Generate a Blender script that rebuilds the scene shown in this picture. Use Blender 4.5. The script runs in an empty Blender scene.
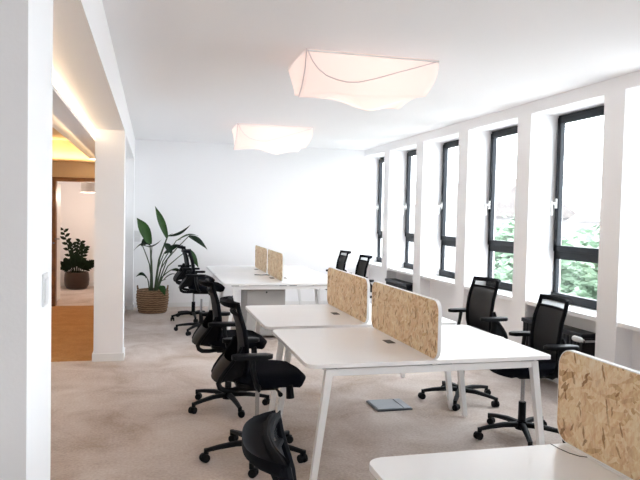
import bpy, bmesh, math, random
from mathutils import Vector, Matrix
random.seed(7)
sc = bpy.context.scene
COL = sc.collection
PI = math.pi

# ------------------------------------------------------------------ materials
MATS = {}
def nodes_of(name):
    m = bpy.data.materials.new(name); m.use_nodes = True
    nt = m.node_tree
    return m, nt, nt.nodes['Principled BSDF']

def plain(name, col, rough=0.5, metal=0.0, bump=0.0, bscale=200.0, vary=0.0, vscale=3.0, spec=0.5):
    m, nt, b = nodes_of(name)
    b.inputs['Base Color'].default_value = (*col, 1)
    b.inputs['Roughness'].default_value = rough
    b.inputs['Metallic'].default_value = metal
    b.inputs['Specular IOR Level'].default_value = spec
    tc = nt.nodes.new('ShaderNodeTexCoord')
    if vary > 0:
        n = nt.nodes.new('ShaderNodeTexNoise'); n.inputs['Scale'].default_value = vscale
        n.inputs['Detail'].default_value = 4
        r = nt.nodes.new('ShaderNodeValToRGB')
        r.color_ramp.elements[0].color = (*[c * (1 - vary) for c in col], 1)
        r.color_ramp.elements[1].color = (*[min(1, c * (1 + vary)) for c in col], 1)
        r.color_ramp.elements[0].position = .3; r.color_ramp.elements[1].position = .7
        nt.links.new(tc.outputs['Object'], n.inputs['Vector'])
        nt.links.new(n.outputs['Fac'], r.inputs['Fac'])
        nt.links.new(r.outputs['Color'], b.inputs['Base Color'])
    if bump > 0:
        n = nt.nodes.new('ShaderNodeTexNoise'); n.inputs['Scale'].default_value = bscale
        bp = nt.nodes.new('ShaderNodeBump'); bp.inputs['Strength'].default_value = bump
        bp.inputs['Distance'].default_value = 0.01
        nt.links.new(tc.outputs['Object'], n.inputs['Vector'])
        nt.links.new(n.outputs['Fac'], bp.inputs['Height'])
        nt.links.new(bp.outputs['Normal'], b.inputs['Normal'])
    MATS[name] = m
    return m

plain('wall_paint', (.90, .90, .915), .85, bump=.04, bscale=120)
plain('ceiling_paint', (.91, .91, .93), .9, bump=.03, bscale=90)
plain('trim_white', (.83, .83, .83), .5)
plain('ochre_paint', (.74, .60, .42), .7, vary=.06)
plain('door_wood', (.23, .10, .035), .45, vary=.25, vscale=9)
plain('desk_white', (.87, .865, .865), .34, vary=.01)
plain('desk_edge', (.80, .79, .78), .45)
plain('steel_white', (.80, .80, .80), .35)
plain('anthracite', (.012, .015, .021), .5, spec=.25)
plain('handle_white', (.82, .82, .82), .3)
plain('black_plastic', (.0038, .0044, .006), .5, bump=.05, bscale=400, spec=.16)
plain('black_plastic_gloss', (.0035, .004, .0065), .65, spec=.07)
plain('seat_fabric', (.006, .0075, .012), .95, bump=.25, bscale=600, spec=.1)
plain('chrome', (.38, .39, .41), .22, 1.0)
plain('radiator_black', (.006, .008, .014), .4, spec=.35)
plain('plate_metal', (.22, .235, .26), .4, .6, vary=.1)
plain('plate_edge', (.05, .055, .065), .4)
plain('pedestal_grey', (.40, .39, .38), .45)
plain('pot_brown', (.035, .016, .009), .3, vary=.25, vscale=6)
plain('soil', (.03, .02, .014), .95, bump=.6, bscale=60)
plain('leaf_green', (.020, .060, .010), .55, vary=.3, vscale=7, spec=.2)
plain('leaf_dark', (.007, .018, .008), .6, vary=.3, vscale=9, spec=.15)
plain('stem_green', (.035, .06, .022), .5)
plain('switch_white', (.74, .74, .75), .35)
plain('switch_edge', (.25, .26, .28), .5)
plain('cable_black', (.02, .02, .02), .5)
plain('port_black', (.012, .012, .012), .5)
plain('tree_leaf', (.17, .25, .17), .8, vary=.2, vscale=2.5)
plain('tree_bark', (.16, .12, .09), .9, bump=.5, bscale=12)
plain('house_render', (.20, .19, .19), .9, vary=.05)
plain('house_roof', (.13, .115, .11), .9, vary=.2)
plain('house_glass', (.06, .065, .07), .2)
plain('paving', (.50, .49, .48), .95, vary=.15, vscale=.6)
plain('lamp_shade_white', (.86, .84, .82), .8)
plain('seam_grey', (.70, .62, .64), .7)

def carpet(name, c1, c2, c3, sc1=2.2):
    m, nt, b = nodes_of(name)
    b.inputs['Roughness'].default_value = .97
    b.inputs['Specular IOR Level'].default_value = .12
    tc = nt.nodes.new('ShaderNodeTexCoord')
    mp = nt.nodes.new('ShaderNodeMapping'); mp.inputs['Scale'].default_value = (1, 1.0, 1)
    nt.links.new(tc.outputs['Object'], mp.inputs['Vector'])
    n = nt.nodes.new('ShaderNodeTexNoise'); n.inputs['Scale'].default_value = sc1
    n.inputs['Detail'].default_value = 7; n.inputs['Roughness'].default_value = .62
    n.inputs['Distortion'].default_value = .6
    nt.links.new(mp.outputs['Vector'], n.inputs['Vector'])
    r = nt.nodes.new('ShaderNodeValToRGB')
    e = r.color_ramp.elements
    e[0].position = .30; e[0].color = (*c1, 1); e[1].position = .70; e[1].color = (*c3, 1)
    k = e.new(.5); k.color = (*c2, 1)
    nt.links.new(n.outputs['Fac'], r.inputs['Fac'])
    f = nt.nodes.new('ShaderNodeTexNoise'); f.inputs['Scale'].default_value = 55; f.inputs['Detail'].default_value = 5
    nt.links.new(tc.outputs['Object'], f.inputs['Vector'])
    mx = nt.nodes.new('ShaderNodeMix'); mx.data_type = 'RGBA'; mx.blend_type = 'OVERLAY'
    mx.inputs['Factor'].default_value = .35
    nt.links.new(r.outputs['Color'], mx.inputs['A']); nt.links.new(f.outputs['Fac'], mx.inputs['B'])
    nt.links.new(mx.outputs['Result'], b.inputs['Base Color'])
    bp = nt.nodes.new('ShaderNodeBump'); bp.inputs['Strength'].default_value = .35; bp.inputs['Distance'].default_value = .01
    nt.links.new(f.outputs['Fac'], bp.inputs['Height']); nt.links.new(bp.outputs['Normal'], b.inputs['Normal'])
    MATS[name] = m
carpet('carpet', (.42, .335, .275), (.56, .48, .435), (.65, .59, .55), 1.7)
carpet('hall_floor', (.50, .275, .115), (.55, .31, .14), (.60, .35, .16), 5)

def osb(name):
    m, nt, b = nodes_of(name)
    b.inputs['Roughness'].default_value = .6
    tc = nt.nodes.new('ShaderNodeTexCoord')
    L = nt.links.new
    def mapped(rot, scl, ofs):
        mp0 = nt.nodes.new('ShaderNodeMapping'); mp0.inputs['Rotation'].default_value = (rot, 0, 0)
        L(tc.outputs['Object'], mp0.inputs['Vector'])
        wz = nt.nodes.new('ShaderNodeTexNoise'); wz.inputs['Scale'].default_value = 14; wz.inputs['Detail'].default_value = 3
        L(mp0.outputs['Vector'], wz.inputs['Vector'])
        ad = nt.nodes.new('ShaderNodeMix'); ad.data_type = 'VECTOR'; ad.inputs['Factor'].default_value = .035
        L(mp0.outputs['Vector'], ad.inputs['A']); L(wz.outputs['Color'], ad.inputs['B'])
        mp = nt.nodes.new('ShaderNodeMapping')
        mp.inputs['Scale'].default_value = scl; mp.inputs['Location'].default_value = ofs
        L(ad.outputs['Result'], mp.inputs['Vector'])
        return mp.outputs['Vector']
    def flakes(rot, scl, ofs):
        v = nt.nodes.new('ShaderNodeTexVoronoi'); v.inputs['Scale'].default_value = 1.0
        L(mapped(rot, scl, ofs), v.inputs['Vector'])
        sp = nt.nodes.new('ShaderNodeSeparateColor'); L(v.outputs['Color'], sp.inputs['Color'])
        return sp.outputs['Red'], sp.outputs['Green']
    def ramp(src, stops):
        r = nt.nodes.new('ShaderNodeValToRGB'); e = r.color_ramp.elements
        e[0].position, e[0].color = stops[0][0], (*stops[0][1], 1)
        e[1].position, e[1].color = stops[-1][0], (*stops[-1][1], 1)
        for p, q in stops[1:-1]:
            k = e.new(p); k.color = (*q, 1)
        L(src, r.inputs['Fac']); return r.outputs['Color']
    stops = [(0, (.53, .33, .165)), (.12, (.70, .49, .28)), (.4, (.76, .57, .355)), (.8, (.81, .655, .45)), (1, (.64, .43, .24))]
    lay = [flakes(r, q, o) for r, q, o in ((.2, (16, 52, 15), (0, 0, 0)), (-.6, (16, 60, 17), (3, 7, 1)), (1.0, (16, 66, 20), (9, 2, 5)), (-1.2, (16, 58, 19), (5, 1, 2)))]
    def step(src, lo):
        mr = nt.nodes.new('ShaderNodeMapRange'); mr.inputs['From Min'].default_value = lo; mr.inputs['From Max'].default_value = lo + .02
        L(src, mr.inputs['Value']); return mr.outputs['Result']
    col = ramp(lay[0][0], stops)
    for a, a2 in lay[1:]:
        x = nt.nodes.new('ShaderNodeMix'); x.data_type = 'RGBA'
        L(step(a2, .55), x.inputs['Factor']); L(col, x.inputs['A']); L(ramp(a, stops), x.inputs['B']); col = x.outputs['Result']
    # scattered dark chips of bark
    for rot, scl, ofs, hi in ((.3, (20, 130, 30), (21, 4, 13), .045), (-.7, (20, 105, 28), (2, 14, 9), .04)):
        k, _ = flakes(rot, scl, ofs)
        ch = ramp(k, [(hi * .5, (.50, .38, .28)), (hi, (1, 1, 1))])
        mu = nt.nodes.new('ShaderNodeMix'); mu.data_type = 'RGBA'; mu.blend_type = 'MULTIPLY'; mu.inputs['Factor'].default_value = 1
        L(col, mu.inputs['A']); L(ch, mu.inputs['B']); col = mu.outputs['Result']
    for rot, scl in ((.2, (40, 130, 16)), (-.6, (30, 90, 14)), (0, (9, 9, 7))):
        g = nt.nodes.new('ShaderNodeTexNoise'); g.inputs['Scale'].default_value = 1; g.inputs['Detail'].default_value = 4
        L(mapped(rot, scl, (1, 2, 3)), g.inputs['Vector'])
        ov = nt.nodes.new('ShaderNodeMix'); ov.data_type = 'RGBA'; ov.blend_type = 'OVERLAY'; ov.inputs['Factor'].default_value = .45
        L(col, ov.inputs['A']); L(g.outputs['Fac'], ov.inputs['B']); col = ov.outputs['Result']
    L(col, b.inputs['Base Color'])
    MATS[name] = m
osb('strand_board')

def woven(name):
    m, nt, b = nodes_of(name)
    b.inputs['Roughness'].default_value = .85
    tc = nt.nodes.new('ShaderNodeTexCoord')
    w = nt.nodes.new('ShaderNodeTexWave'); w.bands_direction = 'Z'; w.inputs['Scale'].default_value = 9
    w.inputs['Distortion'].default_value = 3; w.inputs['Detail'].default_value = 3; w.inputs['Detail Scale'].default_value = 3
    nt.links.new(tc.outputs['Object'], w.inputs['Vector'])
    r = nt.nodes.new('ShaderNodeValToRGB')
    r.color_ramp.elements[0].color = (.10, .055, .028, 1); r.color_ramp.elements[1].color = (.34, .205, .115, 1)
    nt.links.new(w.outputs['Fac'], r.inputs['Fac']); nt.links.new(r.outputs['Color'], b.inputs['Base Color'])
    MATS[name] = m
woven('woven_fibre')

def mesh_fabric(name, alpha):
    m, nt, b = nodes_of(name)
    b.inputs['Base Color'].default_value = (.0035, .0045, .008, 1); b.inputs['Roughness'].default_value = .8
    t = nt.nodes.new('ShaderNodeBsdfTransparent'); x = nt.nodes.new('ShaderNodeMixShader')
    x.inputs[0].default_value = alpha
    nt.links.new(t.outputs[0], x.inputs[1]); nt.links.new(b.outputs[0], x.inputs[2])
    nt.links.new(x.outputs[0], nt.nodes['Material Output'].inputs['Surface'])
    MATS[name] = m
mesh_fabric('back_mesh', .97)
mesh_fabric('sheer_mesh', .62)

def pane_glass(name):
    m, nt, b = nodes_of(name)
    t = nt.nodes.new('ShaderNodeBsdfTransparent'); t.inputs[0].default_value = (.97, .985, .98, 1)
    g = nt.nodes.new('ShaderNodeBsdfGlossy'); g.inputs['Roughness'].default_value = .02
    f = nt.nodes.new('ShaderNodeFresnel'); f.inputs['IOR'].default_value = 1.35
    x = nt.nodes.new('ShaderNodeMixShader')
    ge = nt.nodes.new('ShaderNodeNewGeometry'); mu = nt.nodes.new('ShaderNodeMath'); mu.operation = 'MULTIPLY_ADD'
    mu.inputs[1].default_value = -1; mu.inputs[2].default_value = 1
    nt.links.new(ge.outputs['Backfacing'], mu.inputs[0])
    m2 = nt.nodes.new('ShaderNodeMath'); m2.operation = 'MULTIPLY'
    nt.links.new(mu.outputs[0], m2.inputs[0]); nt.links.new(f.outputs[0], m2.inputs[1])
    nt.links.new(m2.outputs[0], x.inputs[0]); nt.links.new(t.outputs[0], x.inputs[1]); nt.links.new(g.outputs[0], x.inputs[2])
    nt.links.new(x.outputs[0], nt.nodes['Material Output'].inputs['Surface'])
    MATS[name] = m
pane_glass('pane_glass')

def lamp_cloth(name):
    m, nt, b = nodes_of(name)
    d = nt.nodes.new('ShaderNodeBsdfDiffuse'); d.inputs[0].default_value = (.68, .63, .62, 1)
    t = nt.nodes.new('ShaderNodeBsdfTranslucent'); t.inputs[0].default_value = (.70, .61, .57, 1)
    x = nt.nodes.new('ShaderNodeMixShader'); x.inputs[0].default_value = .5
    e = nt.nodes.new('ShaderNodeEmission'); e.inputs[0].default_value = (1, .84, .78, 1); e.inputs[1].default_value = CLOTH_E
    a = nt.nodes.new('ShaderNodeAddShader')
    nt.links.new(d.outputs[0], x.inputs[1]); nt.links.new(t.outputs[0], x.inputs[2])
    nt.links.new(x.outputs[0], a.inputs[0]); nt.links.new(e.outputs[0], a.inputs[1])
    nt.links.new(a.outputs[0], nt.nodes['Material Output'].inputs['Surface'])
    MATS[name] = m
CLOTH_E = .20
lamp_cloth('lamp_cloth')

def glow(name, col, s):
    m, nt, b = nodes_of(name)
    b.inputs['Base Color'].default_value = (*col, 1)
    b.inputs['Emission Color'].default_value = (*col, 1); b.inputs['Emission Strength'].default_value = s
    MATS[name] = m
glow('led_strip', (1, .74, .40), 4)
glow('pendant_glow', (1, .9, .8), 1.3)
M = MATS

# ------------------------------------------------------------------ mesh helpers
def BM(): return bmesh.new()

def box(bm, x0, x1, y0, y1, z0, z1, mat=None, bevel=0.0):
    r = bmesh.ops.create_cube(bm, size=1)
    vs = r['verts']
    T = Matrix.Translation(((x0 + x1) / 2, (y0 + y1) / 2, (z0 + z1) / 2)) @ Matrix.Diagonal((x1 - x0, y1 - y0, z1 - z0, 1))
    bmesh.ops.transform(bm, matrix=T, verts=vs)
    if bevel > 0:
        es = list({e for v in vs for e in v.link_edges})
        r2 = bmesh.ops.bevel(bm, geom=es, offset=bevel, segments=2, affect='EDGES', profile=.5)
        vs = list({v for f in r2['faces'] for v in f.verts} | {v for v in vs if v.is_valid})
    if mat is not None: bmesh.ops.transform(bm, matrix=mat, verts=[v for v in vs if v.is_valid])
    return vs

def frame_at(d):
    d = d.normalized()
    up = Vector((0, 0, 1)) if abs(d.z) < .95 else Vector((0, 1, 0))
    a = d.cross(up).normalized(); b = a.cross(d).normalized()
    return a, b

def ring_faces(bm, r0, r1):
    n = len(r0)
    for i in range(n):
        bm.faces.new((r0[i], r0[(i + 1) % n], r1[(i + 1) % n], r1[i]))

def tube(bm, pts, rad, seg=8, sx=1.0, sy=1.0, closed=False, cap=True):
    pts = [Vector(p) for p in pts]
    n = len(pts)
    if not isinstance(rad, (list, tuple)): rad = [rad] * n
    rings = []
    pa = None
    for i, p in enumerate(pts):
        if closed: d = pts[(i + 1) % n] - pts[i - 1]
        else: d = pts[min(i + 1, n - 1)] - pts[max(i - 1, 0)]
        d.normalize()
        if pa is None: a, b = frame_at(d)
        else:
            a = (pa - d * pa.dot(d))
            a = a.normalized() if a.length > 1e-5 else frame_at(d)[0]
            b = a.cross(d).normalized()
        pa = a
        rings.append([bm.verts.new(p + (a * math.cos(t) * sx + b * math.sin(t) * sy) * rad[i])
                      for t in [2 * PI * k / seg for k in range(seg)]])
    for i in range(n - 1): ring_faces(bm, rings[i], rings[i + 1])
    if closed: ring_faces(bm, rings[-1], rings[0])
    elif cap:
        bm.faces.new(rings[0][::-1]); bm.faces.new(rings[-1])

def bar(bm, p0, p1, w0, h0, w1=None, h1=None):
    """tapered square bar"""
    p0, p1 = Vector(p0), Vector(p1)
    w1 = w0 if w1 is None else w1; h1 = h0 if h1 is None else h1
    a, b = frame_at(p1 - p0)
    q = []
    for p, w, h in ((p0, w0, h0), (p1, w1, h1)):
        q.append([bm.verts.new(p + a * sx * w / 2 + b * sy * h / 2) for sx, sy in ((-1, -1), (1, -1), (1, 1), (-1, 1))])
    ring_faces(bm, q[0], q[1]); bm.faces.new(q[0][::-1]); bm.faces.new(q[1])

def vbar(bm, p0, p1, w0, w1):
    """tapered square leg with horizontal ends"""
    q = []
    for p, w in ((p0, w0), (p1, w1)):
        q.append([bm.verts.new((p[0] + sx * w / 2, p[1] + sy * w / 2, p[2])) for sx, sy in ((-1, -1), (1, -1), (1, 1), (-1, 1))])
    ring_faces(bm, q[0], q[1]); bm.faces.new(q[0][::-1]); bm.faces.new(q[1])

def cyl(bm, p0, p1, r, r1=None, seg=16):
    tube(bm, [p0, p1], [r, r if r1 is None else r1], seg)

def lathe(bm, prof, c=(0, 0), seg=28, cap_bottom=True):
    rings = []
    for r, z in prof:
        rings.append([bm.verts.new((c[0] + r * math.cos(2 * PI * k / seg), c[1] + r * math.sin(2 * PI * k / seg), z)) for k in range(seg)])
    for i in range(len(rings) - 1): ring_faces(bm, rings[i], rings[i + 1])
    if cap_bottom: bm.faces.new(rings[0][::-1])

def prism(bm, outline, lo, hi, axis='z'):
    def P(u, v, w):
        return {'z': (u, v, w), 'x': (w, u, v), 'y': (u, w, v)}[axis]
    a = [bm.verts.new(P(u, v, lo)) for u, v in outline]
    b = [bm.verts.new(P(u, v, hi)) for u, v in outline]
    ring_faces(bm, a, b); bm.faces.new(a[::-1]); bm.faces.new(b)

def round_rect(x0, x1, y0, y1, rs, n=6):
    """rs: radii for corners (x0,y0),(x1,y0),(x1,y1),(x0,y1)"""
    pts = []
    cs = [(x0, y0, 1, 1, PI), (x1, y0, -1, 1, 1.5 * PI), (x1, y1, -1, -1, 0), (x0, y1, 1, -1, .5 * PI)]
    for (x, y, sx, sy, a0), r in zip(cs, rs):
        if r <= 1e-4: pts.append((x, y)); continue
        for k in range(n + 1):
            a = a0 + .5 * PI * k / n
            pts.append((x + sx * r + r * math.cos(a), y + sy * r + r * math.sin(a)))
    return pts

def obj(name, bm, mat, parent=None, smooth=False, loc=None, angle=40):
    me = bpy.data.meshes.new(name)
    bmesh.ops.recalc_face_normals(bm, faces=bm.faces[:])
    bm.to_mesh(me); bm.free()
    if isinstance(mat, str): mat = M[mat]
    me.materials.append(mat)
    if smooth:
        me.polygons.foreach_set('use_smooth', [True] * len(me.polygons))
        try: me.set_sharp_from_angle(angle=math.radians(angle))
        except Exception: pass
    o = bpy.data.objects.new(name, me); COL.objects.link(o)
    if loc is not None: o.location = loc
    if parent is not None: o.parent = parent
    return o

def tag(o, label=None, cat=None, group=None, kind=None):
    if label: o['label'] = label
    if cat: o['category'] = cat
    if group: o['group'] = group
    if kind: o['kind'] = kind
    return o

def thing(name, label, cat, loc=(0, 0, 0), rz=0, group=None):
    o = bpy.data.objects.new(name, None); COL.objects.link(o)
    o.empty_display_size = .1
    o.location = loc; o.rotation_euler = (0, 0, rz)
    return tag(o, label, cat, group)

def struct(name, bm, mat, label, cat, parent=None, **k):
    o = obj(name, bm, mat, parent, **k)
    if parent is None: tag(o, label, cat, kind='structure')
    return o

def copy_tree(o, parent=None):
    c = o.copy(); COL.objects.link(c)
    if parent is not None: c.parent = parent
    for ch in list(o.children): copy_tree(ch, c)
    return c

# ------------------------------------------------------------------ dimensions
H = 2.79           # ceiling
XW = 3.70          # inner face of the window wall
YB = 11.09         # far wall
BX0, BX1, BZ = -.60, -.29, 2.4455   # beam / pillars on the left
P, Y0, PW = 1.3385, 4.7154, .25     # window rhythm
ZT, ZS = 2.673, .76
XO = 4.10
KS = [-6, -5, -4, -3, -1, 0, 1, 2, 3, 4]   # unseen window bay walled up to cut daylight on the left wall end, at -2

# ------------------------------------------------------------------ setting
bm = BM(); box(bm, -3.0, XO, -4.6, YB, -.12, 0)
struct('floor', bm, 'carpet', 'pinkish beige mottled carpet of the open office', 'floor')
bm = BM(); box(bm, -2.6, -.46, 7.18, 11.36, 0, .003)
struct('floor_hall', bm, 'hall_floor', 'orange brown floor covering of the hall left of the pillar', 'floor')
bm = BM(); box(bm, -3.0, -.2, YB, 14.6, -.12, 0)
struct('floor_room', bm, 'carpet', 'beige carpet of the small room beyond the hall door', 'floor')
bm = BM(); box(bm, BX1 - .02, XO, -4.6, YB + .1, H, H + .15)
struct('ceiling', bm, 'ceiling_paint', 'plain white ceiling over the open office', 'ceiling')
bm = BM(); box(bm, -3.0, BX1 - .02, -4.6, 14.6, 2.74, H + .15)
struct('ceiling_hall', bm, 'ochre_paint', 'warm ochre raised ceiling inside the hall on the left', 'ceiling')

bm = BM()
ya, yb = -4.6, Y0 + 5 * P - PW
box(bm, XW + .16, XO, ya, yb, 0, ZS - .03)
box(bm, XW, XO, ya, yb, ZT, H)
for k in KS:
    y = Y0 + k * P
    box(bm, XW, XO, y - PW, y, 0, ZT)
box(bm, XW, XO, Y0 + 5 * P - PW, YB + .3, 0, H)
box(bm, XW, XO, -4.6, Y0 + KS[0] * P - PW, 0, ZT)
box(bm, XW, XO, Y0 - 2 * P - PW, Y0 - P, 0, ZT)  # added infill in place of an unseen window, dims the left wall end
struct('wall_right', bm, 'wall_paint', 'white window wall with narrow piers between deep recesses', 'wall')
bm = BM(); box(bm, -.46, XW, YB, YB + .1, 0, H)
struct('wall_back', bm, 'wall_paint', 'plain white far wall behind the last desks', 'wall')
bm = BM(); box(bm, -3.0, XO, -4.7, -4.6, 0, H)
struct('wall_front', bm, 'wall_paint', 'white wall behind the viewer', 'wall')
bm = BM(); box(bm, -3.0, BX1, 1.671, 2.06, 0, H)
struct('wall_left', bm, 'wall_paint', 'white wall end close at the left edge, carrying a light switch', 'wall')
bm = BM(); box(bm, -3.1, -3.0, -4.6, 1.7, 0, H)
struct('wall_side', bm, 'wall_paint', 'white side wall left of the viewer', 'wall')
bm = BM(); box(bm, -.56, -.42, 7.43, YB, 0, H)
struct('wall_recess', bm, 'wall_paint', 'white wall set back between the pillar and the far corner', 'wall')
bm = BM(); box(bm, -.586, BX1, 7.127, 7.43, 0, BZ)
struct('pillar', bm, 'wall_paint', 'square white pillar left of the desks, under the beam', 'pillar')
bm = BM(); box(bm, -.46, BX1, 10.82, YB, 0, BZ)
struct('pillar_corner', bm, 'wall_paint', 'shallow white pilaster in the far left corner', 'pillar')
bm = BM(); box(bm, -.62, BX1, -4.6, YB, BZ, H + .02); box(bm, -1.0, -.62, 2.06, 11.3, BZ, BZ + .06)
struct('beam', bm, 'wall_paint', 'white ceiling beam running over the left pillars', 'beam')
# hall: dropped light ledge, side walls, end wall with the door opening
bm = BM(); box(bm, -.78, -.62, 2.06, 11.36, 2.362, 2.392)
struct('trim_1', bm, 'wall_paint', 'thin white light ledge hanging below the beam edge', 'ledge')
bm = BM(); box(bm, -2.7, -2.6, 2.06, 14.6, 0, 2.74)
struct('wall_hall', bm, 'wall_paint', 'left wall of the hall', 'wall')
bm = BM()
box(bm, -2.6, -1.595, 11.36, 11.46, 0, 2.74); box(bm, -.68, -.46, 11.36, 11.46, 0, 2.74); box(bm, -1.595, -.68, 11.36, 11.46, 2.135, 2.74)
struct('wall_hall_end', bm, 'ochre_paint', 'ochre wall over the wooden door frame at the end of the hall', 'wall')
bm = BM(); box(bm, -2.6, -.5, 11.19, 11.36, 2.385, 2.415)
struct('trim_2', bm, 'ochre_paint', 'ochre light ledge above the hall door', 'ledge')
for nm, b in (('left', (-2.0, -1.9, 11.46, 14.4)), ('far', (-2.0, -.2, 14.32, 14.42)), ('right', (-.3, -.2, 11.2, 14.4))):
    bm = BM(); box(bm, *b, 0, 2.74)
    struct('wall_room_' + nm, bm, 'wall_paint', 'pale %s wall of the small room beyond the hall door' % nm, 'wall')
bm = BM(); box(bm, -2.0, -.2, 11.46, 14.42, 2.62, 2.70)
struct('ceiling_room', bm, 'ceiling_paint', 'white ceiling of the small room', 'ceiling')

# door frame + open leaf
d = thing('door_1', 'brown wooden door frame at the end of the hall', 'door', (-1.14, 11.41, 0)); d['kind'] = 'structure'
bm = BM()
box(bm, -1.60, -1.535, 11.33, 11.48, 0, 2.135); box(bm, -.74, -.675, 11.33, 11.48, 0, 2.135); box(bm, -1.535, -.74, 11.33, 11.48, 2.07, 2.135)
bmesh.ops.translate(bm, vec=(1.14, -11.41, 0), verts=bm.verts[:])
obj('door_frame', bm, 'door_wood', d)
bm = BM(); box(bm, -1.62, -1.585, 11.5, 12.3, .01, 2.06); bmesh.ops.translate(bm, vec=(1.14, -11.41, 0), verts=bm.verts[:])
lf = obj('door_leaf', bm, 'trim_white', d)
bm = BM(); tube(bm, [(-.44, .80, 1.12), (-.385, .80, 1.12), (-.385, .68, 1.12)], .011, 8)
obj('door_handle', bm, 'anthracite', lf, True)
bm = BM(); tube(bm, [(-.398, -.085, 1.12), (-.398, -.125, 1.12), (-.33, -.135, 1.12)], .009, 8); cyl(bm, (-.425, -.081, 1.05), (-.425, -.086, 1.05), .016)
obj('latch_lever', bm, 'plate_metal', d, True)

# baseboards
def base(name, boxes, label):
    bm = BM()
    for b in boxes: box(bm, *b, bevel=.003)
    struct(name, bm, 'trim_white', label, 'baseboard')
base('baseboard_back', [(BX1, XW, YB - .014, YB, 0, .075)], 'white baseboard along the far wall')
base('baseboard_pillar', [(-.60, -.276, 7.113, 7.127, 0, .085), (BX1, -.276, 7.127, 7.43, 0, .085), (-.60, -.586, 7.127, 7.43, 0, .085)], 'white baseboard around the pillar foot')
base('baseboard_left', [(-.42, -.406, 7.43, 10.82, 0, .075), (-.42, -.276, 10.806, 10.82, 0, .075), (BX1, -.276, 10.82, YB - .014, 0, .075)], 'white baseboard of the set back left wall')
base('baseboard_room', [(-1.9, -.3, 14.306, 14.32, 0, .08), (-1.9, -1.886, 11.48, 14.3, 0, .08)], 'white baseboard in the small room')
base('baseboard_right', [(XW - .012, XW, Y0 + k * P - PW, Y0 + k * P, 0, .07) for k in KS], 'white baseboard pieces at the window piers')

# windows
FX0, FX1 = 3.985, 4.06
for i, k in enumerate(reversed(list(KS))):
    y0 = Y0 + k * P; y1 = y0 + P - PW
    z0, z1, zr0, zr1 = ZS + .015, ZT - .005, 1.205, 1.315
    w = thing('window_%d' % (i + 1), 'tall anthracite framed window, number %d from the far wall' % (i + 1), 'window', (4.02, (y0 + y1) / 2, 0)); w['kind'] = 'structure'
    ox, oy = -4.02, -(y0 + y1) / 2
    def ob(name, boxes, mat, par, bev=.004):
        bm = BM()
        for b in boxes: box(bm, b[0] + ox, b[1] + ox, b[2] + oy, b[3] + oy, b[4], b[5], bevel=bev)
        return obj(name, bm, mat, par)
    fw = .045
    fr = ob('window_frame', [(FX0 + .03, FX1, y0, y0 + fw, z0, z1), (FX0 + .03, FX1, y1 - fw, y1, z0, z1),
                        (FX0 + .03, FX1, y0, y1, z1 - fw, z1), (FX0 + .01, FX1, y0, y1, z0, z0 + .085), (FX0 + .03, FX1, y0, y1, zr0, zr1)], 'anthracite', w)
    sf = .06
    a0, a1, b0, b1 = y0 + .03, y1 - .03, zr1 - .03, z1 - .03
    sash = ob('sash', [(FX0, FX0 + .05, a0, a0 + sf, b0, b1), (FX0, FX0 + .05, a1 - sf, a1, b0, b1),
                   (FX0, FX0 + .05, a0, a1, b1 - sf, b1), (FX0, FX0 + .05, a0, a1, b0, b0 + sf)], 'anthracite', w)
    pn = ob('pane', [(FX0 + .025, FX0 + .031, a0 + sf - .01, a1 - sf + .01, b0 + sf - .01, b1 - sf + .01)], 'pane_glass', w, 0)
    pl = ob('pane', [(FX0 + .045, FX0 + .051, y0 + fw - .01, y1 - fw + .01, z0 + fw - .01, zr0 + .01)], 'pane_glass', w, 0)
    # lever handle on the far stile of the sash, folded out into the recess
    bm = BM()
    hy, hz = a1 - sf / 2, 1.77
    box(bm, FX0 - .014 + ox, FX0 + ox, hy - .016 + oy, hy + .016 + oy, hz - .05, hz + .05, bevel=.004)
    tube(bm, [(FX0 - .01 + ox, hy + oy, hz), (FX0 - .055 + ox, hy + oy, hz), (FX0 - .06 + ox, hy + oy, hz + .012), (FX0 - .06 + ox, hy - .01 + oy, hz - .12)], .012, 8)
    obj('window_handle', bm, 'handle_white', w, True)
    ob('window_sill', [(XW + .01, FX1, y0, y1, ZS - .028, ZS + .012)], 'trim_white', w)

# ------------------------------------------------------------------ outside
bm = BM(); box(bm, 4.5, 90, -50, 90, -4.2, -4.0)
tag(obj('ground_outside', bm, 'paving'), 'pale paved ground outside below the windows', 'ground', kind='structure')
def tree(name, x, y, h, r, label, seed):
    rnd = random.Random(seed)
    t = thing(name, label, 'tree', (x, y, -4.0), 0, 'trees outside the windows')
    bm = BM(); tube(bm, [(0, 0, 0), (.05, .03, h * .35), (-.04, .05, h * .62), (.05, 0, h * .85)], [.16, .13, .09, .03], 8)
    for k in range(7):
        a = rnd.uniform(0, 2 * PI); z = h * rnd.uniform(.4, .7)
        tube(bm, [(0, 0, z), (math.cos(a) * r * .4, math.sin(a) * r * .4, z + .5), (math.cos(a) * r * .75, math.sin(a) * r * .75, z + .9)], [.06, .04, .015], 6)
    obj('trunk', bm, 'tree_bark', t, True)
    bm = BM()
    blobs = [(rnd.gauss(0, r * .42), rnd.gauss(0, r * .42), h * rnd.uniform(.42, .95), r * rnd.uniform(.28, .5)) for _ in range(26)]
    for _ in range(9000):
        bx, by, bz, br = rnd.choice(blobs)
        v = Vector((rnd.gauss(0, 1), rnd.gauss(0, 1), rnd.gauss(0, 1))).normalized() * br * rnd.uniform(.6, 1.05)
        c = Vector((bx, by, bz)) + v
        s = rnd.uniform(.16, .30)
        q = Matrix.Rotation(rnd.uniform(0, 2 * PI), 4, 'Z') @ Matrix.Rotation(rnd.uniform(-1.1, 1.1), 4, 'X')
        vs = [bm.verts.new(c + q @ Vector(p) * s) for p in ((-.5, 0, 0), (0, -.32, .06), (.6, 0, 0), (0, .32, .06))]
        bm.faces.new(vs)
    obj('crown', bm, 'tree_leaf', t)
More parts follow.
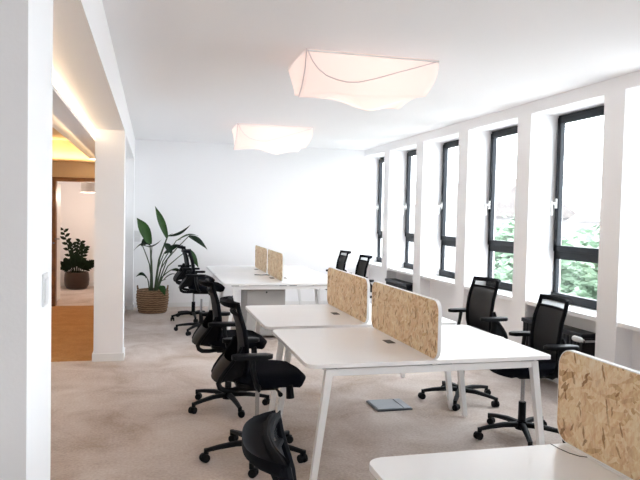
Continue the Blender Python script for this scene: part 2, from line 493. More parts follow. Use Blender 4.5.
tree('leafy_tree', 9.2, 10.2, 5.3, 2.2, 'pale green tree seen low through the nearest fully visible window', 3)
tree('leafy_tree', 11.6, 18.2, 5.3, 2.1, 'pale green tree seen low through the second nearest window', 5)
def house(x, y, w, dpt, hh, rh, label):
    b = thing('house', label, 'house', (x, y, -4.0), 0, 'houses outside')
    bm = BM(); box(bm, -w / 2, w / 2, -dpt / 2, dpt / 2, 0, hh); obj('house_wall', bm, 'house_render', b)
    bm = BM(); prism(bm, [(-w / 2 - .3, hh), (w / 2 + .3, hh), (0, hh + rh)], -dpt / 2 - .3, dpt / 2 + .3, 'y'); obj('house_roof', bm, 'house_roof', b)
    for k in range(int(dpt // 2.6)):
        yy = -dpt / 2 + 1.3 + k * 2.6
        for z in (1.6, 4.4):
            if z + 1.5 > hh: continue
            bm = BM(); box(bm, -w / 2 - .05, -w / 2 + .05, yy - .5, yy + .5, z, z + 1.4)
            obj('house_window', bm, 'house_glass', b)
house(27, 26, 8, 11, 5.6, 2.6, 'pale house with a pitched roof seen faintly through the nearest window')
house(24, 44, 8, 12, 5.8, 2.6, 'faint pale house further back seen through the second nearest window')

# ------------------------------------------------------------------ desks
DZ = .74
def make_desk():
    """bench of two facing worktops, local origin at front left corner on the floor, 1.6 x 1.16"""
    W, D = 1.60, 1.16
    t = thing('bench_desk', 'desk', 'desk')
    for s in (0, 1):
        bm = BM()
        if s == 0: o = round_rect(0, W / 2 - .0015, 0, D, (.07, 0, 0, .06), 8)
        else: o = round_rect(W / 2 + .0015, W, 0, D, (0, .03, .03, 0), 6)
        prism(bm, o, DZ - .024, DZ)
        es = [e for e in bm.edges if all(abs(v.co.z - DZ) < 1e-5 for v in e.verts)]
        bmesh.ops.bevel(bm, geom=es, offset=.003, segments=2, affect='EDGES', profile=.5)
        obj('worktop', bm, 'desk_white', t)
    for fx, sx in ((.143, -.088), (W - .11, .095)):
        for fy, sy in ((.045, 1), (D - .045, -1)):
            bm = BM(); vbar(bm, (fx, fy, DZ - .036), (fx + sx, fy, .012), .044, .036)
            vbar(bm, (fx + sx, fy, .012), (fx + sx * 1.01, fy, 0), .026, .026)
            obj('leg', bm, 'steel_white', t)
    for y in (.045, D - .045):
        bm = BM(); box(bm, .13, W - .13, y - .018, y + .018, DZ - .078, DZ - .036, bevel=.002)
        obj('cross_rail', bm, 'steel_white', t)
        for a in (.10, W / 2 - .1, W / 2 + .03, W - .2):
            bm = BM(); box(bm, a, a + .09, y - .012, y + .012, DZ - .037, DZ - .0235); obj('rail_bracket', bm, 'plate_metal', t)
    bm = BM(); box(bm, .28, .32, .06, D - .06, DZ - .078, DZ - .036); obj('side_rail', bm, 'steel_white', t)
    bm = BM(); box(bm, W - .32, W - .28, .06, D - .06, DZ - .078, DZ - .036); obj('side_rail', bm, 'steel_white', t)
    for sgn in (-1, 1):
        bm = BM(); xc = W / 2 + sgn * .085
        box(bm, xc - .028, xc + .028, D / 2 - .055, D / 2 + .055, DZ - .001, DZ + .0025, bevel=.001)
        obj('cable_port', bm, 'port_black', t)
    return t
DESKS = [
    (.8663, 3.5385, 'white bench desk in the middle with a black chair pulled up on its left'),
    (.845, 4.806, 'white bench desk directly behind the central one, with its own strand board screen'),
    (.853, 7.85, 'far white bench desk with the grey drawer pedestal under it'),
    (.853, 9.20, 'farthest white bench desk, next to the potted plant and far wall'),
    (.737, .967, 'nearest white bench desk, cut off by the bottom edge of the photo'),
]
desk0 = make_desk(); desks = []
for i, (x, y, lab) in enumerate(DESKS):
    o = desk0 if i == 0 else copy_tree(desk0)
    o.location = (x, y, 0); tag(o, lab, 'desk', 'white bench desks')
    desks.append(o)
# the far run reaches to the wall
desks[2].scale = desks[3].scale = (1, 1.155, 1)

def make_divider():
    t = thing('desk_divider', 'screen', 'desk divider')
    L_, Hh, th = 1.20, .36, .022
    o = round_rect(0, L_, 0, Hh, (.07, .07, .07, .07), 8)
    i_ = round_rect(.004, L_ - .004, .004, Hh - .004, (.066, .066, .066, .066), 8)
    bm = BM(); prism(bm, i_, -th / 2 - .0006, th / 2 + .0006, 'x'); obj('panel', bm, 'strand_board', t)
    bm = BM()
    n = len(o)
    A = [[bm.verts.new((x, u, v)) for (u, v) in q] for x, q in ((-th / 2, i_), (-th / 2, o), (th / 2, o), (th / 2, i_))]
    for k in range(4): ring_faces(bm, A[k], A[(k + 1) % 4])
    obj('edge_band', bm, 'trim_white', t)
    return t
DIV = [(0, 1.667, 3.505, 'strand board desk screen in the centre of the photo, on the central desk'),
       (1, 1.667, 4.815, 'strand board desk screen just behind and left of the central one'),
       (2, 1.625, 8.03, 'small far strand board screen, right one of the distant pair'),
       (3, 1.625, 9.19, 'small far strand board screen, left one of the distant pair'),
       (4, 1.562, .985, 'large strand board desk screen cut off by the right edge, on the nearest desk')]
div0 = make_divider()
for i, (k, x, y, lab) in enumerate(DIV):
    o = div0 if i == 0 else copy_tree(div0)
    if k in (2, 3): o.scale = (1, .92, 1)
    o.location = (x, y, DZ + .0006); tag(o, lab, 'desk divider', 'strand board desk screens')

# cable lying on the nearest desk, plus leads on the far one
bm = BM(); tube(bm, [(1.482, 2.12, DZ + .003), (1.483, 2.07, DZ + .003), (1.492, 2.02, DZ + .003), (1.51, 1.985, DZ + .003), (1.532, 1.972, DZ + .003)], .0015, 6)
tag(obj('cable', bm, 'cable_black', smooth=True), 'thin dark cable curling beside the screen on the nearest desk', 'cable')
bm = BM(); tube(bm, [(1.40, 8.95, DZ + .006), (1.48, 8.9, DZ + .006), (1.56, 8.93, DZ + .006), (1.60, 8.88, DZ + .006)], .006, 6)
tag(obj('cable', bm, 'cable_black', smooth=True), 'dark lead lying left of the screens on the far desks', 'cable')

# pedestal
t = thing('drawer_pedestal', 'light grey drawer pedestal under the far desk', 'cabinet', (1.43, 8.3, 0))
bm = BM(); box(bm, -.25, .25, -.16, .40, .03, .632, bevel=.004); obj('body', bm, 'pedestal_grey', t)
for z0, z1 in ((.045, .325), (.335, .62)):
    bm = BM(); box(bm, -.245, .245, -.178, -.161, z0, z1, bevel=.002); dr = obj('drawer', bm, 'pedestal_grey', t)
bm = BM(); cyl(bm, (0, -.175, .597), (0, -.186, .597), .011); obj('lock', bm, 'port_black', t, True)
for sx in (-1, 1):
    for yy in (-.1, .34):
        bm = BM(); cyl(bm, (sx * .2 - .01, yy, .02), (sx * .2 + .01, yy, .02), .02, seg=12); cyl(bm, (sx * .2, yy, .02), (sx * .2, yy, .034), .008); obj('caster', bm, 'black_plastic', t, True)

# floor box
t = thing('floor_box', 'flat metal floor outlet plate in the carpet under the central desk', 'floor outlet', (1.955, 5.05, 0))
bm = BM(); box(bm, -.155, .155, -.145, .145, 0, .014, bevel=.004); obj('frame', bm, 'plate_edge', t)
bm = BM(); box(bm, -.145, .075, -.135, .135, .0135, .019, bevel=.002); obj('lid', bm, 'plate_metal', t)
bm = BM(); box(bm, .085, .145, -.135, .135, .0135, .0185, bevel=.002); obj('flap', bm, 'plate_metal', t)

# ------------------------------------------------------------------ chairs
def lerp_tab(tab, z):
    for (a, va), (b, vb) in zip(tab, tab[1:]):
        if z <= b: 
            f = max(0, (z - a) / (b - a)); return va + (vb - va) * f
    return tab[-1][1]
YT = [(.55, -.165), (.63, -.15), (.73, -.15), (.86, -.17), (.95, -.20), (1.01, -.212)]
WT = [(.55, .172), (.63, .185), (.76, .191), (.89, .188), (1.01, .180)]
def back_pt(u, z, ofs=0):
    w = lerp_tab(WT, z)
    return Vector((u * w, lerp_tab(YT, z) + .03 * u * u + ofs, z))
def cushion(bm, w, dp, z0, z1, ny=14, nx=14):
    """rounded seat pad with a dropped front edge"""
    def se(u, v):
        # square to squircle
        x = u * math.sqrt(1 - .42 * v * v); y = v * math.sqrt(1 - .42 * u * u)
        return x, y
    top, bot = [], []
    for j in range(ny + 1):
        v = -1 + 2 * j / ny; rt, rb = [], []
        for i in range(nx + 1):
            u = -1 + 2 * i / nx
            x, y = se(u, v)
            e = max(abs(u), abs(v))
            fall = .035 * max(0, v) ** 3
            dome = (1 - e ** 6)
            zt = z0 + .02 + (z1 - z0 - .02) * (.45 + .55 * dome) - fall - .012 * (1 - u * u) * (1 - v * v)
            rt.append(bm.verts.new((x * w / 2, y * dp / 2, zt)))
            k = .93
            rb.append(bm.verts.new((x * w / 2 * k, y * dp / 2 * k, z0 - fall * .6)))
        top.append(rt); bot.append(rb)
    for j in range(ny):
        for i in range(nx):
            bm.faces.new((top[j][i], top[j][i + 1], top[j + 1][i + 1], top[j + 1][i]))
            bm.faces.new((bot[j][i], bot[j + 1][i], bot[j + 1][i + 1], bot[j][i + 1]))
    loop = lambda g: g[0][:] + [r[-1] for r in g[1:-1]] + g[-1][::-1] + [r[0] for r in g[1:-1]][::-1]
    ring_faces(bm, loop(top), loop(bot))

def make_chair():
    t = thing('office_chair', 'chair', 'chair')
    up = []      # parts which ride on the gas spring
    bm = BM(); cushion(bm, .50, .50, .49, .585); bmesh.ops.translate(bm, vec=(0, .045, 0), verts=bm.verts[:])
    up.append(obj('seat', bm, 'seat_fabric', t, True, angle=60))
    bm = BM(); prism(bm, round_rect(-.2, .2, -.18, .22, (.06,) * 4, 5), .485, .507); up.append(obj('seat_pan', bm, 'black_plastic', t))
    bm = BM(); box(bm, -.075, .075, -.13, .11, .43, .49, bevel=.012); up.append(obj('tilt_mechanism', bm, 'black_plastic', t))
    bm = BM(); tube(bm, [(.06, .07, .46), (.20, .08, .46), (.25, .085, .45)], [.008, .008, .016], 8); up.append(obj('lever', bm, 'black_plastic', t, True))
    bm = BM(); cyl(bm, (.205, .15, .50), (.212, .155, .415), .022, .026, 14); up.append(obj('tension_knob', bm, 'black_plastic', t, True))
    # backrest
    Z = [.555 + (1.0 - .555) * k / 12 for k in range(13)]
    path = [back_pt(-1, z) for z in Z] + [back_pt(u, 1.005) for u in (-.85, -.5, 0, .5, .85)] + [back_pt(1, z) for z in Z[::-1]] + [back_pt(u, .547) for u in (.8, .4, 0, -.4, -.8)]
    bm = BM(); tube(bm, path, .015, 8, closed=True)
    tube(bm, [back_pt(u, .938) for u in (-1, -.6, -.2, .2, .6, 1)], .011, 8)
    up.append(obj('backrest_frame', bm, 'black_plastic_gloss', t, True))
    bm = BM()
    gz = [.555 + (.938 - .555) * k / 14 for k in range(15)]; gu = [-.97 + 1.94 * k / 10 for k in range(11)]
    g = [[bm.verts.new(back_pt(u, z)) for u in gu] for z in gz]
    for j in range(14):
        for i in range(10): bm.faces.new((g[j][i], g[j][i + 1], g[j + 1][i + 1], g[j + 1][i]))
    up.append(obj('back_mesh', bm, 'back_mesh', t, True))
    bm = BM()
    g = [[bm.verts.new(back_pt(u, z)) for u in gu] for z in (.938, .96, .985, 1.005)]
    for j in range(3):
        for i in range(10): bm.faces.new((g[j][i], g[j][i + 1], g[j + 1][i + 1], g[j + 1][i]))
    up.append(obj('top_mesh', bm, 'sheer_mesh', t, True))
    # coat rail: rounded tray that juts out behind the top bar
    bm = BM()
    outer, inner = [], []
    N = 16
    for k in range(N + 1):
        u = -1 + 2 * k / N
        p = back_pt(u, 1.01)
        outer.append((p.x * 1.08, p.y + .012 - (.06 * (1 - abs(u) ** 4)) - .012, 1.012))
        inner.append((p.x * 1.0, p.y + .014, 1.016))
    rows = []
    for f, dz in ((0, .0), (.1, .004), (.3, -.006), (.6, -.014), (.88, -.008), (1, .0)):
        rows.append([(a[0] + (b[0] - a[0]) * f, a[1] + (b[1] - a[1]) * f, a[2] + dz) for a, b in zip(inner, outer)])
    G = [[bm.verts.new(p) for p in r] for r in rows]
    Gb = [[bm.verts.new((p[0], p[1], p[2] - .022)) for p in r] for r in rows]
    for j in range(len(rows) - 1):
        for i in range(N):
            bm.faces.new((G[j][i], G[j][i + 1], G[j + 1][i + 1], G[j + 1][i])); bm.faces.new((Gb[j][i], Gb[j + 1][i], Gb[j + 1][i + 1], Gb[j][i + 1]))
    lp = lambda q: q[0][:] + [r[-1] for r in q[1:-1]] + q[-1][::-1] + [r[0] for r in q[1:-1]][::-1]
    ring_faces(bm, lp(G), lp(Gb))
    up.append(obj('coat_rail', bm, 'black_plastic_gloss', t, True))
    # curved lower bracket that sweeps out behind the back and returns under the seat
    bm = BM()
    zs = [.745, .695, .645, .595, .55, .515]
    ys = [-.153, -.176, -.208, -.248, -.278, -.292]
    qs = [.185, .180, .176, .173, .170, .168]
    for s in (-1, 1):
        arm = [(s * q, y, z) for q, y, z in zip(qs, ys, zs)] + [(s * .175, -.283, .49), (s * .165, -.255, .472), (s * .14, -.20, .464), (s * .10, -.13, .462), (s * .06, -.07, .462)]
        tube(bm, arm, [.009, .011, .013, .015, .016, .017, .018, .018, .017, .016, .015], 8, sx=1.0, sy=1.0)
        for k in range(5):
            a0, a1 = Vector(arm[k]), Vector(arm[k + 1])
            b0, b1 = back_pt(s, max(.56, zs[k])), back_pt(s, max(.56, zs[k + 1]))
            v = [bm.verts.new(q) for q in (a0, a1, b1, b0)]; bm.faces.new(v)
    # rear web
    rows = []
    for k in range(2, 6):
        rows.append([bm.verts.new((u * qs[k], ys[k] - .03 * (1 - u * u), zs[k])) for u in (-1, -.6, -.2, .2, .6, 1)])
    for a, b in zip(rows, rows[1:]):
        for i in range(5): bm.faces.new((a[i], a[i + 1], b[i + 1], b[i]))
    up.append(obj('back_bracket', bm, 'black_plastic', t, True))
    for s in (-1, 1):
        bm = BM()
        tube(bm, [(s * .16, -.03, .492), (s * .245, -.05, .492), (s * .268, -.07, .52), (s * .272, -.095, .62), (s * .266, -.10, .687)], [.018, .018, .022, .022, .024], 8, sx=.7, sy=1.3)
        a = obj('armrest', bm, 'black_plastic', t, True); up.append(a)
        bm = BM()
        o = [(s * .264 + x, y) for x, y in round_rect(-.042, .042, -.225, .03, (.035, .035, .04, .04), 5)]
        prism(bm, o, .685, .712)
        bmesh.ops.bevel(bm, geom=[e for e in bm.edges if abs(e.verts[0].co.z - e.verts[1].co.z) < 1e-5], offset=.008, segments=2, affect='EDGES', profile=.5)
        obj('arm_pad', bm, 'black_plastic', a, True)
    bm = BM(); cyl(bm, (0, 0, .24), (0, 0, .44), .014); gas = obj('gas_column', bm, 'chrome', t, True)
    bm = BM(); cyl(bm, (0, 0, .075), (0, 0, .265), .029, .027); obj('column_cover', bm, 'black_plastic', t, True)
    bm = BM(); cyl(bm, (0, 0, .065), (0, 0, .125), .048, .036)
    R_ = .328
    for k in range(5):
        a = 2 * PI * k / 5; c, s = math.cos(a), math.sin(a)
        tube(bm, [(c * .03, s * .03, .098), (c * .14, s * .14, .10), (c * .25, s * .25, .088), (c * R_, s * R_, .074)], [.027, .024, .020, .017], 8, sx=1.0, sy=.85)
        cyl(bm, (c * R_, s * R_, .05), (c * R_, s * R_, .085), .016, .016, 10)
    b = obj('star_base', bm, 'black_plastic', t, True)
    wheel = None
    for k in range(5):
        a = 2 * PI * k / 5
        if wheel is None:
            bm = BM()
            for s in (-1, 1):
                cyl(bm, (.012, s * .008, .0285), (.012, s * .026, .0285), .0285, .026, 16)
            box(bm, -.012, .034, -.010, .010, .026, .056, bevel=.006)
            cw = wheel = obj('caster', bm, 'black_plastic', b, True)
        else:
            cw = wheel.copy(); COL.objects.link(cw); cw.parent = b
        cw.location = (R_ * math.cos(a), R_ * math.sin(a), 0); cw.rotation_euler = (0, 0, a + (1.3, 2.5, -.6, 3.6, .4)[k])
    return t
UP = {'seat', 'seat_pan', 'tilt_mechanism', 'lever', 'tension_knob', 'backrest_frame', 'back_mesh', 'top_mesh', 'coat_rail', 'back_bracket', 'armrest'}
# x, y, facing (deg, 0 = +x), lift of the seat, star turn (deg, world), label
CH = [
    (.70, 4.14, 0, 0.025, -104, 'black mesh office chair at the left side of the central desk'),
    (.645, 5.30, 2, .03, -80, 'black mesh office chair behind the central left one, at the second desk'),
    (.67, 8.72, -4, .085, -125, 'black mesh office chair left of the far desk, nearer of two by the plant'),
    (.63, 9.75, 4, .085, -160, 'black mesh office chair closest to the potted plant and far wall'),
    (.483, 1.48, -7.7, .05, -60, 'black chair back rail at the bottom edge, nearest chair on the left'),
    (2.68, 4.13, 175, .018, -112, 'black mesh office chair right of the central desk, before the radiator with white valve'),
    (2.68, 5.10, 184, .055, -125, 'black mesh office chair under the windows at the right of the second desk'),
    (2.62, 8.29, 180, .05, -90, 'right one of the two distant chair backs seen over the strand board screen'),
    (2.64, 9.32, 180, .05, -80, 'left one of the two distant chair backs seen over the strand board screen'),
]
chair0 = make_chair()
protos = None
for i, (x, y, f, lift, star, lab) in enumerate(CH):
    c = chair0 if i == 0 else copy_tree(chair0)
    c.location = (x, y, 0); c.rotation_euler = (0, 0, math.radians(f - 90))
    tag(c, lab, 'chair', 'black mesh office chairs')
    for ch in c.children:
        n = ch.name.split('.')[0]
        if n in UP: ch.location = (0, 0, lift)
        if n in ('star_base', 'gas_column', 'column_cover') and i in (5, 6): ch.location = (0, .04, 0)
        if n in ('star_base', 'gas_column', 'column_cover') and i in (0, 1): ch.location = (0, -.02, 0)
        if n == 'star_base': ch.rotation_euler = (0, 0, math.radians(star - (f - 90)))
        if n == 'gas_column': ch['label'] = 'chrome gas column'

# ------------------------------------------------------------------ radiators
def make_radiator(y0, y1, label, valve):
    t = thing('radiator', label, 'radiator', (3.735, y0, 0), 0, 'black radiators under the windows')
    Lr = y1 - y0
    bm = BM(); n = int(Lr / .05)
    for k in range(n):
        yy = (k + .5) * Lr / n
        box(bm, -.085, .075, yy - .017, yy + .017, .13, .575, bevel=.008)
    cyl(bm, (0, 0, .17), (0, Lr, .17), .02); cyl(bm, (0, 0, .53), (0, Lr, .53), .02)
    obj('radiator_column', bm, 'radiator_black', t)
    bm = BM(); box(bm, -.098, .085, -.004, Lr + .004, .568, .608, bevel=.008); obj('top_cover', bm, 'radiator_black', t)
    for yy in (.12, Lr - .12):
        bm = BM(); box(bm, -.03, .03, yy - .02, yy + .02, 0, .14); obj('foot', bm, 'radiator_black', t)
    if not valve: return t
    bm = BM(); tube(bm, [(-.04, .02, .53), (-.125, -.03, .55), (-.125, -.085, .562), (.07, -.09, .562)], .010, 8)
    obj('valve_pipe', bm, 'chrome', t, True)
    bm = BM(); tube(bm, [(-.125, -.06, .565), (-.125, -.04, .565), (-.125, -.025, .565), (-.125, .06, .565), (-.125, .072, .565)], [.014, .016, .023, .025, .02], 14)
    v = obj('valve_head', bm, 'handle_white', t, True); v['label'] = 'white thermostat head'
    return t
make_radiator(Y0 + .10, Y0 + 1.05, 'black radiator with a white valve under the nearest fully visible window', True)
make_radiator(Y0 + 3 * P + .10, Y0 + 3 * P + 1.0, 'black radiator under the second window from the far wall, above the central screen', False)

# ------------------------------------------------------------------ ceiling lamps
def make_lamp():
    """box of stretched cloth, origin at the front left top corner on the ceiling"""
    t = thing('ceiling_lamp', 'lamp', 'ceiling lamp')
    W, D, h = 1.03, .66, .335
    N = 28
    def ring(f):
        """f=0 at the ceiling, 1 at the hem"""
        pts = []
        for side in range(4):
            for k in range(N):
                s = k / N
                if side == 0: x, y = s * W, 0
                elif side == 1: x, y = W, s * D
                elif side == 2: x, y = W - s * W, D
                else: x, y = 0, D - s * D
                b = math.sin(PI * s)
                z = -f * h
                cx, cy = x, y
                if side == 0:
                    z = -f * (h + .015 - .03 * math.sin(PI * min(1, s * 2.2)) * (s < .45) - .07 * s)
                    cy += -.02 * math.sin(PI * f) * b; cx += f ** 2.2 * -.05 * (1 - s) - f * .10 * s
                elif side == 1:
                    cx += f * -.10 * (1 - s * .4) + .035 * math.sin(PI * f); z = -f * (h - .055 - .03 * b)
                elif side == 2:
                    cx += f * (-.06 * (1 - s) + .03 * s); z = -f * (h - .085 - .035 * s); cy += .02 * math.sin(PI * f) * b
                else:
                    cx += f * .07 * (1 - s) - f ** 2.2 * .05 * s - .02 * math.sin(PI * f) * b; z = -f * (h - .12 * (1 - s))
                pts.append(Vector((cx, cy, z)))
        return pts
    fs = [0, .06, .2, .4, .6, .8, .94, 1]
    rings = [ring(f) for f in fs]
    bm = BM()
    V = [[bm.verts.new(p) for p in r] for r in rings]
    for a, b in zip(V, V[1:]): ring_faces(bm, a, b)
    # underside with a hanging lobe
    last = rings[-1]
    n = len(last); prev = V[-1]
    cen = Vector((W * .52, D * .5, -h + .03))
    for q in (.85, .68, .5, .32, .15):
        cur = []
        for p in last:
            r = cen + (p - cen) * q
            lobe = math.exp(-(((r.x - .60) / .2) ** 2 + ((r.y - .33) / .25) ** 2))
            dip = math.exp(-(((r.x - .22) / .2) ** 2 + ((r.y - .3) / .25) ** 2))
            cur.append(bm.verts.new((r.x, r.y, r.z - .055 * lobe * (1 - q * q * .6) + .03 * dip)))
        ring_faces(bm, prev, cur); prev = cur
    bm.faces.new(prev)
    obj('cloth_shade', bm, 'lamp_cloth', t, True, angle=180)
    # seams: left corner edge and the big swooping curve on the front
    def on_front(s, f):
        k = s * N; i = min(int(k), N - 1); g = k - i
        for a in range(len(fs) - 1):
            if fs[a] <= f <= fs[a + 1]: break
        w = (f - fs[a]) / (fs[a + 1] - fs[a])
        A = rings[a][i].lerp(rings[a][i + 1], g); B = rings[a + 1][i].lerp(rings[a + 1][i + 1], g)
        return A.lerp(B, w) + Vector((0, -.004, 0))
    bm = BM()
    tube(bm, [on_front(.0, f) for f in fs], .004, 6)
    obj('seam', bm, 'seam_grey', t, True)
    sw = [(.01, .03), (.05, .25), (.10, .43), (.17, .59), (.25, .68), (.33, .72), (.42, .69), (.55, .57), (.7, .41), (.85, .24), (.98, .06)]
    bm = BM(); tube(bm, [on_front(s, f) for s, f in sw], .004, 6)
    obj('seam', bm, 'seam_grey', t, True)
    bm = BM()
    tube(bm, [(0, 0, -.012), (W, 0, -.012), (W, D, -.012), (0, D, -.012)], .007, 6, closed=True)
    obj('wire_frame', bm, 'trim_white', t, True)
    bm = BM(); box(bm, .2, .83, .28, .38, -.05, -.001, bevel=.004); obj('ceiling_mount', bm, 'trim_white', t)
    return t
lamp0 = make_lamp()
LAMPS = [(1.055, 4.54, 'large white cloth ceiling lamp nearest the viewer, with a swooping seam'),
         (1.075, 8.55, 'smaller looking white cloth ceiling lamp towards the far wall')]
for i, (x, y, lab) in enumerate(LAMPS):
    o = lamp0 if i == 0 else copy_tree(lamp0)
    o.location = (x, y, H); tag(o, lab, 'ceiling lamp', 'cloth ceiling lamps')
    for dx in (.36, .68):
        L = bpy.data.lights.new('bulb_light', 'POINT'); L.energy = .8; L.color = (1, .80, .72); L.shadow_soft_size = .05
        lo = bpy.data.objects.new('bulb_light', L); COL.objects.link(lo); lo.location = (dx, .33, -.12); lo.parent = o

# ------------------------------------------------------------------ plants
# camera model, used only to read leaf positions off the wall plane behind the plant
CF, CYAW, CPIT, CROLL, CH_ = 642.985, .2557, .0379, .0216, 1.5949
def cam_axes():
    cy, sy = math.cos(CYAW), math.sin(CYAW)
    r = Vector((cy, -sy, 0)); fw = Vector((sy, cy, 0)); up = Vector((0, 0, 1))
    cp, sp = math.cos(CPIT), math.sin(CPIT)
    f2 = fw * cp - up * sp; u2 = up * cp + fw * sp
    cr, sr = math.cos(CROLL), math.sin(CROLL)
    return r * cr + u2 * sr, u2 * cr - r * sr, f2

def leaf(bm, p0, p1, w, bend=0.0, fold=.25, side=None, n=9, tip=.12):
    """blade from p0 to p1 (3D), folded along the midrib, drooping by bend"""
    p0, p1 = Vector(p0), Vector(p1)
    d = p1 - p0
    if side is None: side = Vector((1, .4, 0))
    side = (side - d * side.dot(d) / d.length_squared).normalized()
    nrm = side.cross(d).normalized()
    rows = []
    for k in range(n + 1):
        s = k / n
        c = p0 + d * s + Vector((0, 0, 1)) * (bend * math.sin(PI * s))
        ww = w * (math.sin(PI * min(1, s * .86 + .07)) ** .75) * (1 - s ** 5) + .0015
        rows.append([bm.verts.new(c + side * ww * e + nrm * ww * fold * abs(e)) for e in (-1, -.5, 0, .5, 1)])
    for a, b in zip(rows, rows[1:]):
        for i in range(4): bm.faces.new((a[i], a[i + 1], b[i + 1], b[i]))

PX, PY = .02, 10.56
t = thing('potted_plant', 'tall leafy plant in a woven basket by the far wall', 'plant', (PX, PY, 0))
bm = BM()
prof = []
for k in range(15):
    z = .36 * k / 14; f = k / 14
    r = .205 + .045 * math.sin(PI * (f * .62 + .08)) + (.006 if k % 2 else -.004)
    prof.append((r, z))
prof += [(.212, .362), (.205, .33), (.18, .30)]
lathe(bm, prof, seg=32)
bk = obj('basket', bm, 'woven_fibre', t, True, angle=80)
for s in (-1, 1):
    bm = BM(); tube(bm, [(s * .215, -.06, .33), (s * .232, -.055, .39), (s * .235, 0, .42), (s * .232, .055, .39), (s * .215, .06, .33)], .012, 8)
    obj('basket_handle', bm, 'woven_fibre', bk, True)
bm = BM(); lathe(bm, [(.001, .315), (.195, .305)], seg=20, cap_bottom=False); obj('soil', bm, 'soil', t, True)
# base (x,z), tip (x,z), half width, depth offset, bend, stem foot x, colour
LV = [
    ((-.03, 1.08), (-.235, 1.50), .092, -.06, .03, -.03, 'leaf_green'),
    ((.23, 1.19), (.04, 1.69), .062, .04, .0, .03, 'leaf_green'),
    ((.0, 1.05), (-.28, .98), .062, -.10, .07, -.05, 'leaf_dark'),
    ((-.15, 1.07), (.15, 1.16), .050, .02, -.05, 0, 'leaf_dark'),
    ((-.04, 1.14), (-.17, 1.05), .06, .05, .02, 0, 'leaf_dark'),
    ((.25, 1.22), (.60, 1.40), .055, .05, -.03, .05, 'leaf_dark'),
    ((.38, 1.15), (.74, 1.22), .062, -.03, .07, .06, 'leaf_green'),
    ((.58, 1.22), (.88, 1.0), .050, .06, .05, .07, 'leaf_dark'),
    ((.19, .95), (.43, 1.08), .070, -.08, .04, .04, 'leaf_dark'),
    ((.30, .95), (.18, 1.11), .055, -.12, .02, .05, 'leaf_dark'),
    ((.58, 1.0), (.74, .70), .060, .08, .03, .08, 'leaf_green'),
    ((-.07, .55), (-.24, .57), .034, -.05, .05, -.07, 'leaf_dark'),
    ((.30, .68), (.49, .60), .036, -.06, .05, .07, 'leaf_dark'),
    ((.17, .50), (.43, .58), .040, .05, .07, .08, 'leaf_dark'),
    ((.14, .44), (.21, .29), .055, -.20, .04, .08, 'leaf_green'),
]
rl = random.Random(4)
for (bx, bz), (tx, tz), w, dy, bend, fx, mt in LV:
    bm = BM()
    leaf(bm, (bx - PX, dy, bz), (tx - PX, dy + rl.uniform(-.06, .06), tz), w, bend, .35, Vector((1, .5, .2)))
    lo = obj('leaf', bm, mt, t, True, angle=180)
    bm = BM()
    f0 = Vector((fx * .7, dy * .4, .30)); b0 = Vector((bx - PX, dy, bz))
    mid = f0.lerp(b0, .55) + Vector(((fx - (bx - PX)) * .22, 0, .04))
    tube(bm, [f0, f0.lerp(mid, .5) + Vector((0, 0, .02)), mid, mid.lerp(b0, .5) + Vector((0, 0, .01)), b0, b0 + (Vector((tx - PX, dy, tz)) - b0) * .2], [.012, .010, .009, .008, .007, .003], 6)
    obj('stem', bm, 'stem_green', lo, True)

# small room plant
t = thing('potted_plant', 'dark fronded plant in a round brown pot in the small room beyond the hall', 'plant', (-1.47, 13.85, 0))
bm = BM(); lathe(bm, [(.15, 0), (.20, .02), (.235, .09), (.245, .2), (.235, .30), (.222, .345), (.21, .345), (.21, .30)], seg=30); obj('pot', bm, 'pot_brown', t, True)
bm = BM(); lathe(bm, [(.001, .315), (.212, .305)], seg=20, cap_bottom=False); obj('soil', bm, 'soil', t, True)
rf = random.Random(12)
FR = [(-.26, 1.20), (-.10, .92), (.06, .96), (.16, .86), (.22, .52), (.33, .50), (-.29, .44), (-.17, .56), (.02, .60), (-.05, .93 - .25), (.12, .55), (-.27, .54)]
for k, (fx, fz) in enumerate(FR):
    dy = rf.uniform(-.14, .14)
    bm = BM()
    f0 = Vector((fx * .25, dy * .4, .31)); f1 = Vector((fx, dy, fz))
    pts = [f0.lerp(f1, s) + Vector((0, 0, .06 * math.sin(PI * s))) for s in (0, .25, .5, .75, 1)]
    tube(bm, pts, [.011, .009, .008, .006, .003], 6)
    for j in range(12):
        s = .28 + .72 * j / 11
        c = f0.lerp(f1, s) + Vector((0, 0, .06 * math.sin(PI * s)))
        ax = (f1 - f0).normalized(); sd = ax.cross(Vector((0, 1, .3))).normalized() * (1 if j % 2 else -1)
        leaf(bm, c, c + (sd * .10 + ax * .05), .03, .005, .2, ax, 4)
    obj('frond', bm, 'leaf_dark', t, True, angle=180)

# pendant lamp in the small room
t = thing('pendant_lamp', 'white drum pendant lamp in the small room beyond the hall', 'lamp', (-1.12, 13.0, 2.62))
bm = BM(); lathe(bm, [(.20, -.68), (.20, -.44)], seg=28, cap_bottom=False); obj('lamp_shade', bm, 'lamp_shade_white', t, True)
bm = BM(); lathe(bm, [(.001, -.672), (.193, -.672)], seg=28, cap_bottom=False); obj('diffuser', bm, 'pendant_glow', t, True)
bm = BM(); cyl(bm, (0, 0, -.44), (0, 0, 0), .004); tube(bm, [(-.2, 0, -.45), (0, 0, -.44), (.2, 0, -.45)], .004, 6); obj('cord', bm, 'cable_black', t, True)

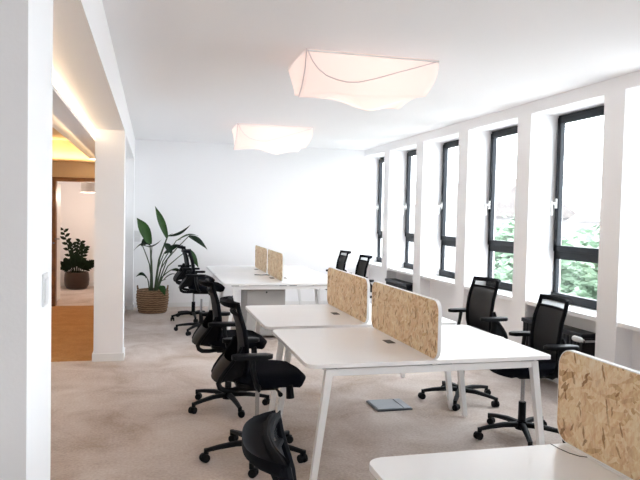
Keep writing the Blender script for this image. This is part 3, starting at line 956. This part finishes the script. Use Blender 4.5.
# ------------------------------------------------------------------ switches
t = thing('light_switch', 'slim light switch on the bright wall end at the left', 'light switch', (BX1, 1.92, 1.373))
bm = BM(); box(bm, 0, .006, -.035, .035, -.045, .045, bevel=.002); obj('plate', bm, 'switch_white', t)
bm = BM(); box(bm, .006, .009, -.026, .026, -.032, .032, bevel=.002); obj('rocker', bm, 'switch_white', t)
t = thing('light_switch', 'pale double switch plate on the far wall behind the tall plant', 'light switch', (-.235, YB, 1.19))
bm = BM(); box(bm, -.05, .05, -.012, 0, -.09, .09, bevel=.003); obj('plate', bm, 'switch_white', t)
for z in (-.045, .045):
    bm = BM(); box(bm, -.035, .035, -.017, -.012, z - .035, z + .035, bevel=.002); obj('rocker', bm, 'switch_white', t)

# ------------------------------------------------------------------ lights
def area(name, loc, rot, sx, sy, power, col, portal=False):
    L = bpy.data.lights.new(name, 'AREA'); L.shape = 'RECTANGLE'; L.size = sx; L.size_y = sy
    L.energy = power; L.color = col
    if portal: L.cycles.is_portal = True
    o = bpy.data.objects.new(name, L); COL.objects.link(o); o.location = loc; o.rotation_euler = rot
    return o
for k in KS:
    y0 = Y0 + k * P
    area('daylight_portal', (4.09, y0 + (P - PW) / 2, (ZS + ZT) / 2), (0, PI / 2, 0), ZT - ZS - .03, P - PW - .03, 1, (1, 1, 1), True)
# warm strips lying on the two light ledges
area('led_strip_light', (-.695, 6.7, 2.396), (PI, -.35, 0), .03, 9.0, 16, (1, .72, .42))
area('led_strip_light', (-.80, 6.7, 2.41), (PI, .9, 0), .03, 9.0, 9, (1, .66, .30))
area('led_strip_light', (-1.5, 11.27, 2.42), (PI, 0, 0), 1.9, .05, 6, (1, .70, .36))
L = bpy.data.lights.new('pendant_light', 'POINT'); L.energy = 13; L.color = (1, .80, .66); L.shadow_soft_size = .12
o = bpy.data.objects.new('pendant_light', L); COL.objects.link(o); o.location = (-1.12, 13.0, 1.86)

w = bpy.data.worlds.new('World'); sc.world = w; w.use_nodes = True
nt = w.node_tree; bg = nt.nodes['Background']
bg.inputs['Strength'].default_value = 6.5
tc = nt.nodes.new('ShaderNodeTexCoord'); nz = nt.nodes.new('ShaderNodeTexNoise'); nz.inputs['Scale'].default_value = 2.0; nz.inputs['Detail'].default_value = 4
rp = nt.nodes.new('ShaderNodeValToRGB'); rp.color_ramp.elements[0].color = (.86, .92, 1, 1); rp.color_ramp.elements[1].color = (.93, .965, 1, 1)
nt.links.new(tc.outputs['Generated'], nz.inputs['Vector']); nt.links.new(nz.outputs['Fac'], rp.inputs['Fac']); nt.links.new(rp.outputs['Color'], bg.inputs['Color'])

# ------------------------------------------------------------------ camera
cam = bpy.data.cameras.new('Camera'); co = bpy.data.objects.new('Camera', cam); COL.objects.link(co)
cam.sensor_fit = 'HORIZONTAL'; cam.sensor_width = 36; cam.lens = CF / 640 * 36; cam.clip_start = .05; cam.clip_end = 300
r, u, f = cam_axes()
co.matrix_world = Matrix(((r.x, u.x, -f.x, 0), (r.y, u.y, -f.y, 0), (r.z, u.z, -f.z, CH_), (0, 0, 0, 1)))
sc.camera = co
vs = sc.view_settings
vs.view_transform = 'Standard'; vs.look = 'None'; vs.gamma = 1; vs.exposure = 0.88; vs.use_curve_mapping = False
sc.cycles.use_denoising = True
sc.cycles.max_bounces = 12; sc.cycles.diffuse_bounces = 8
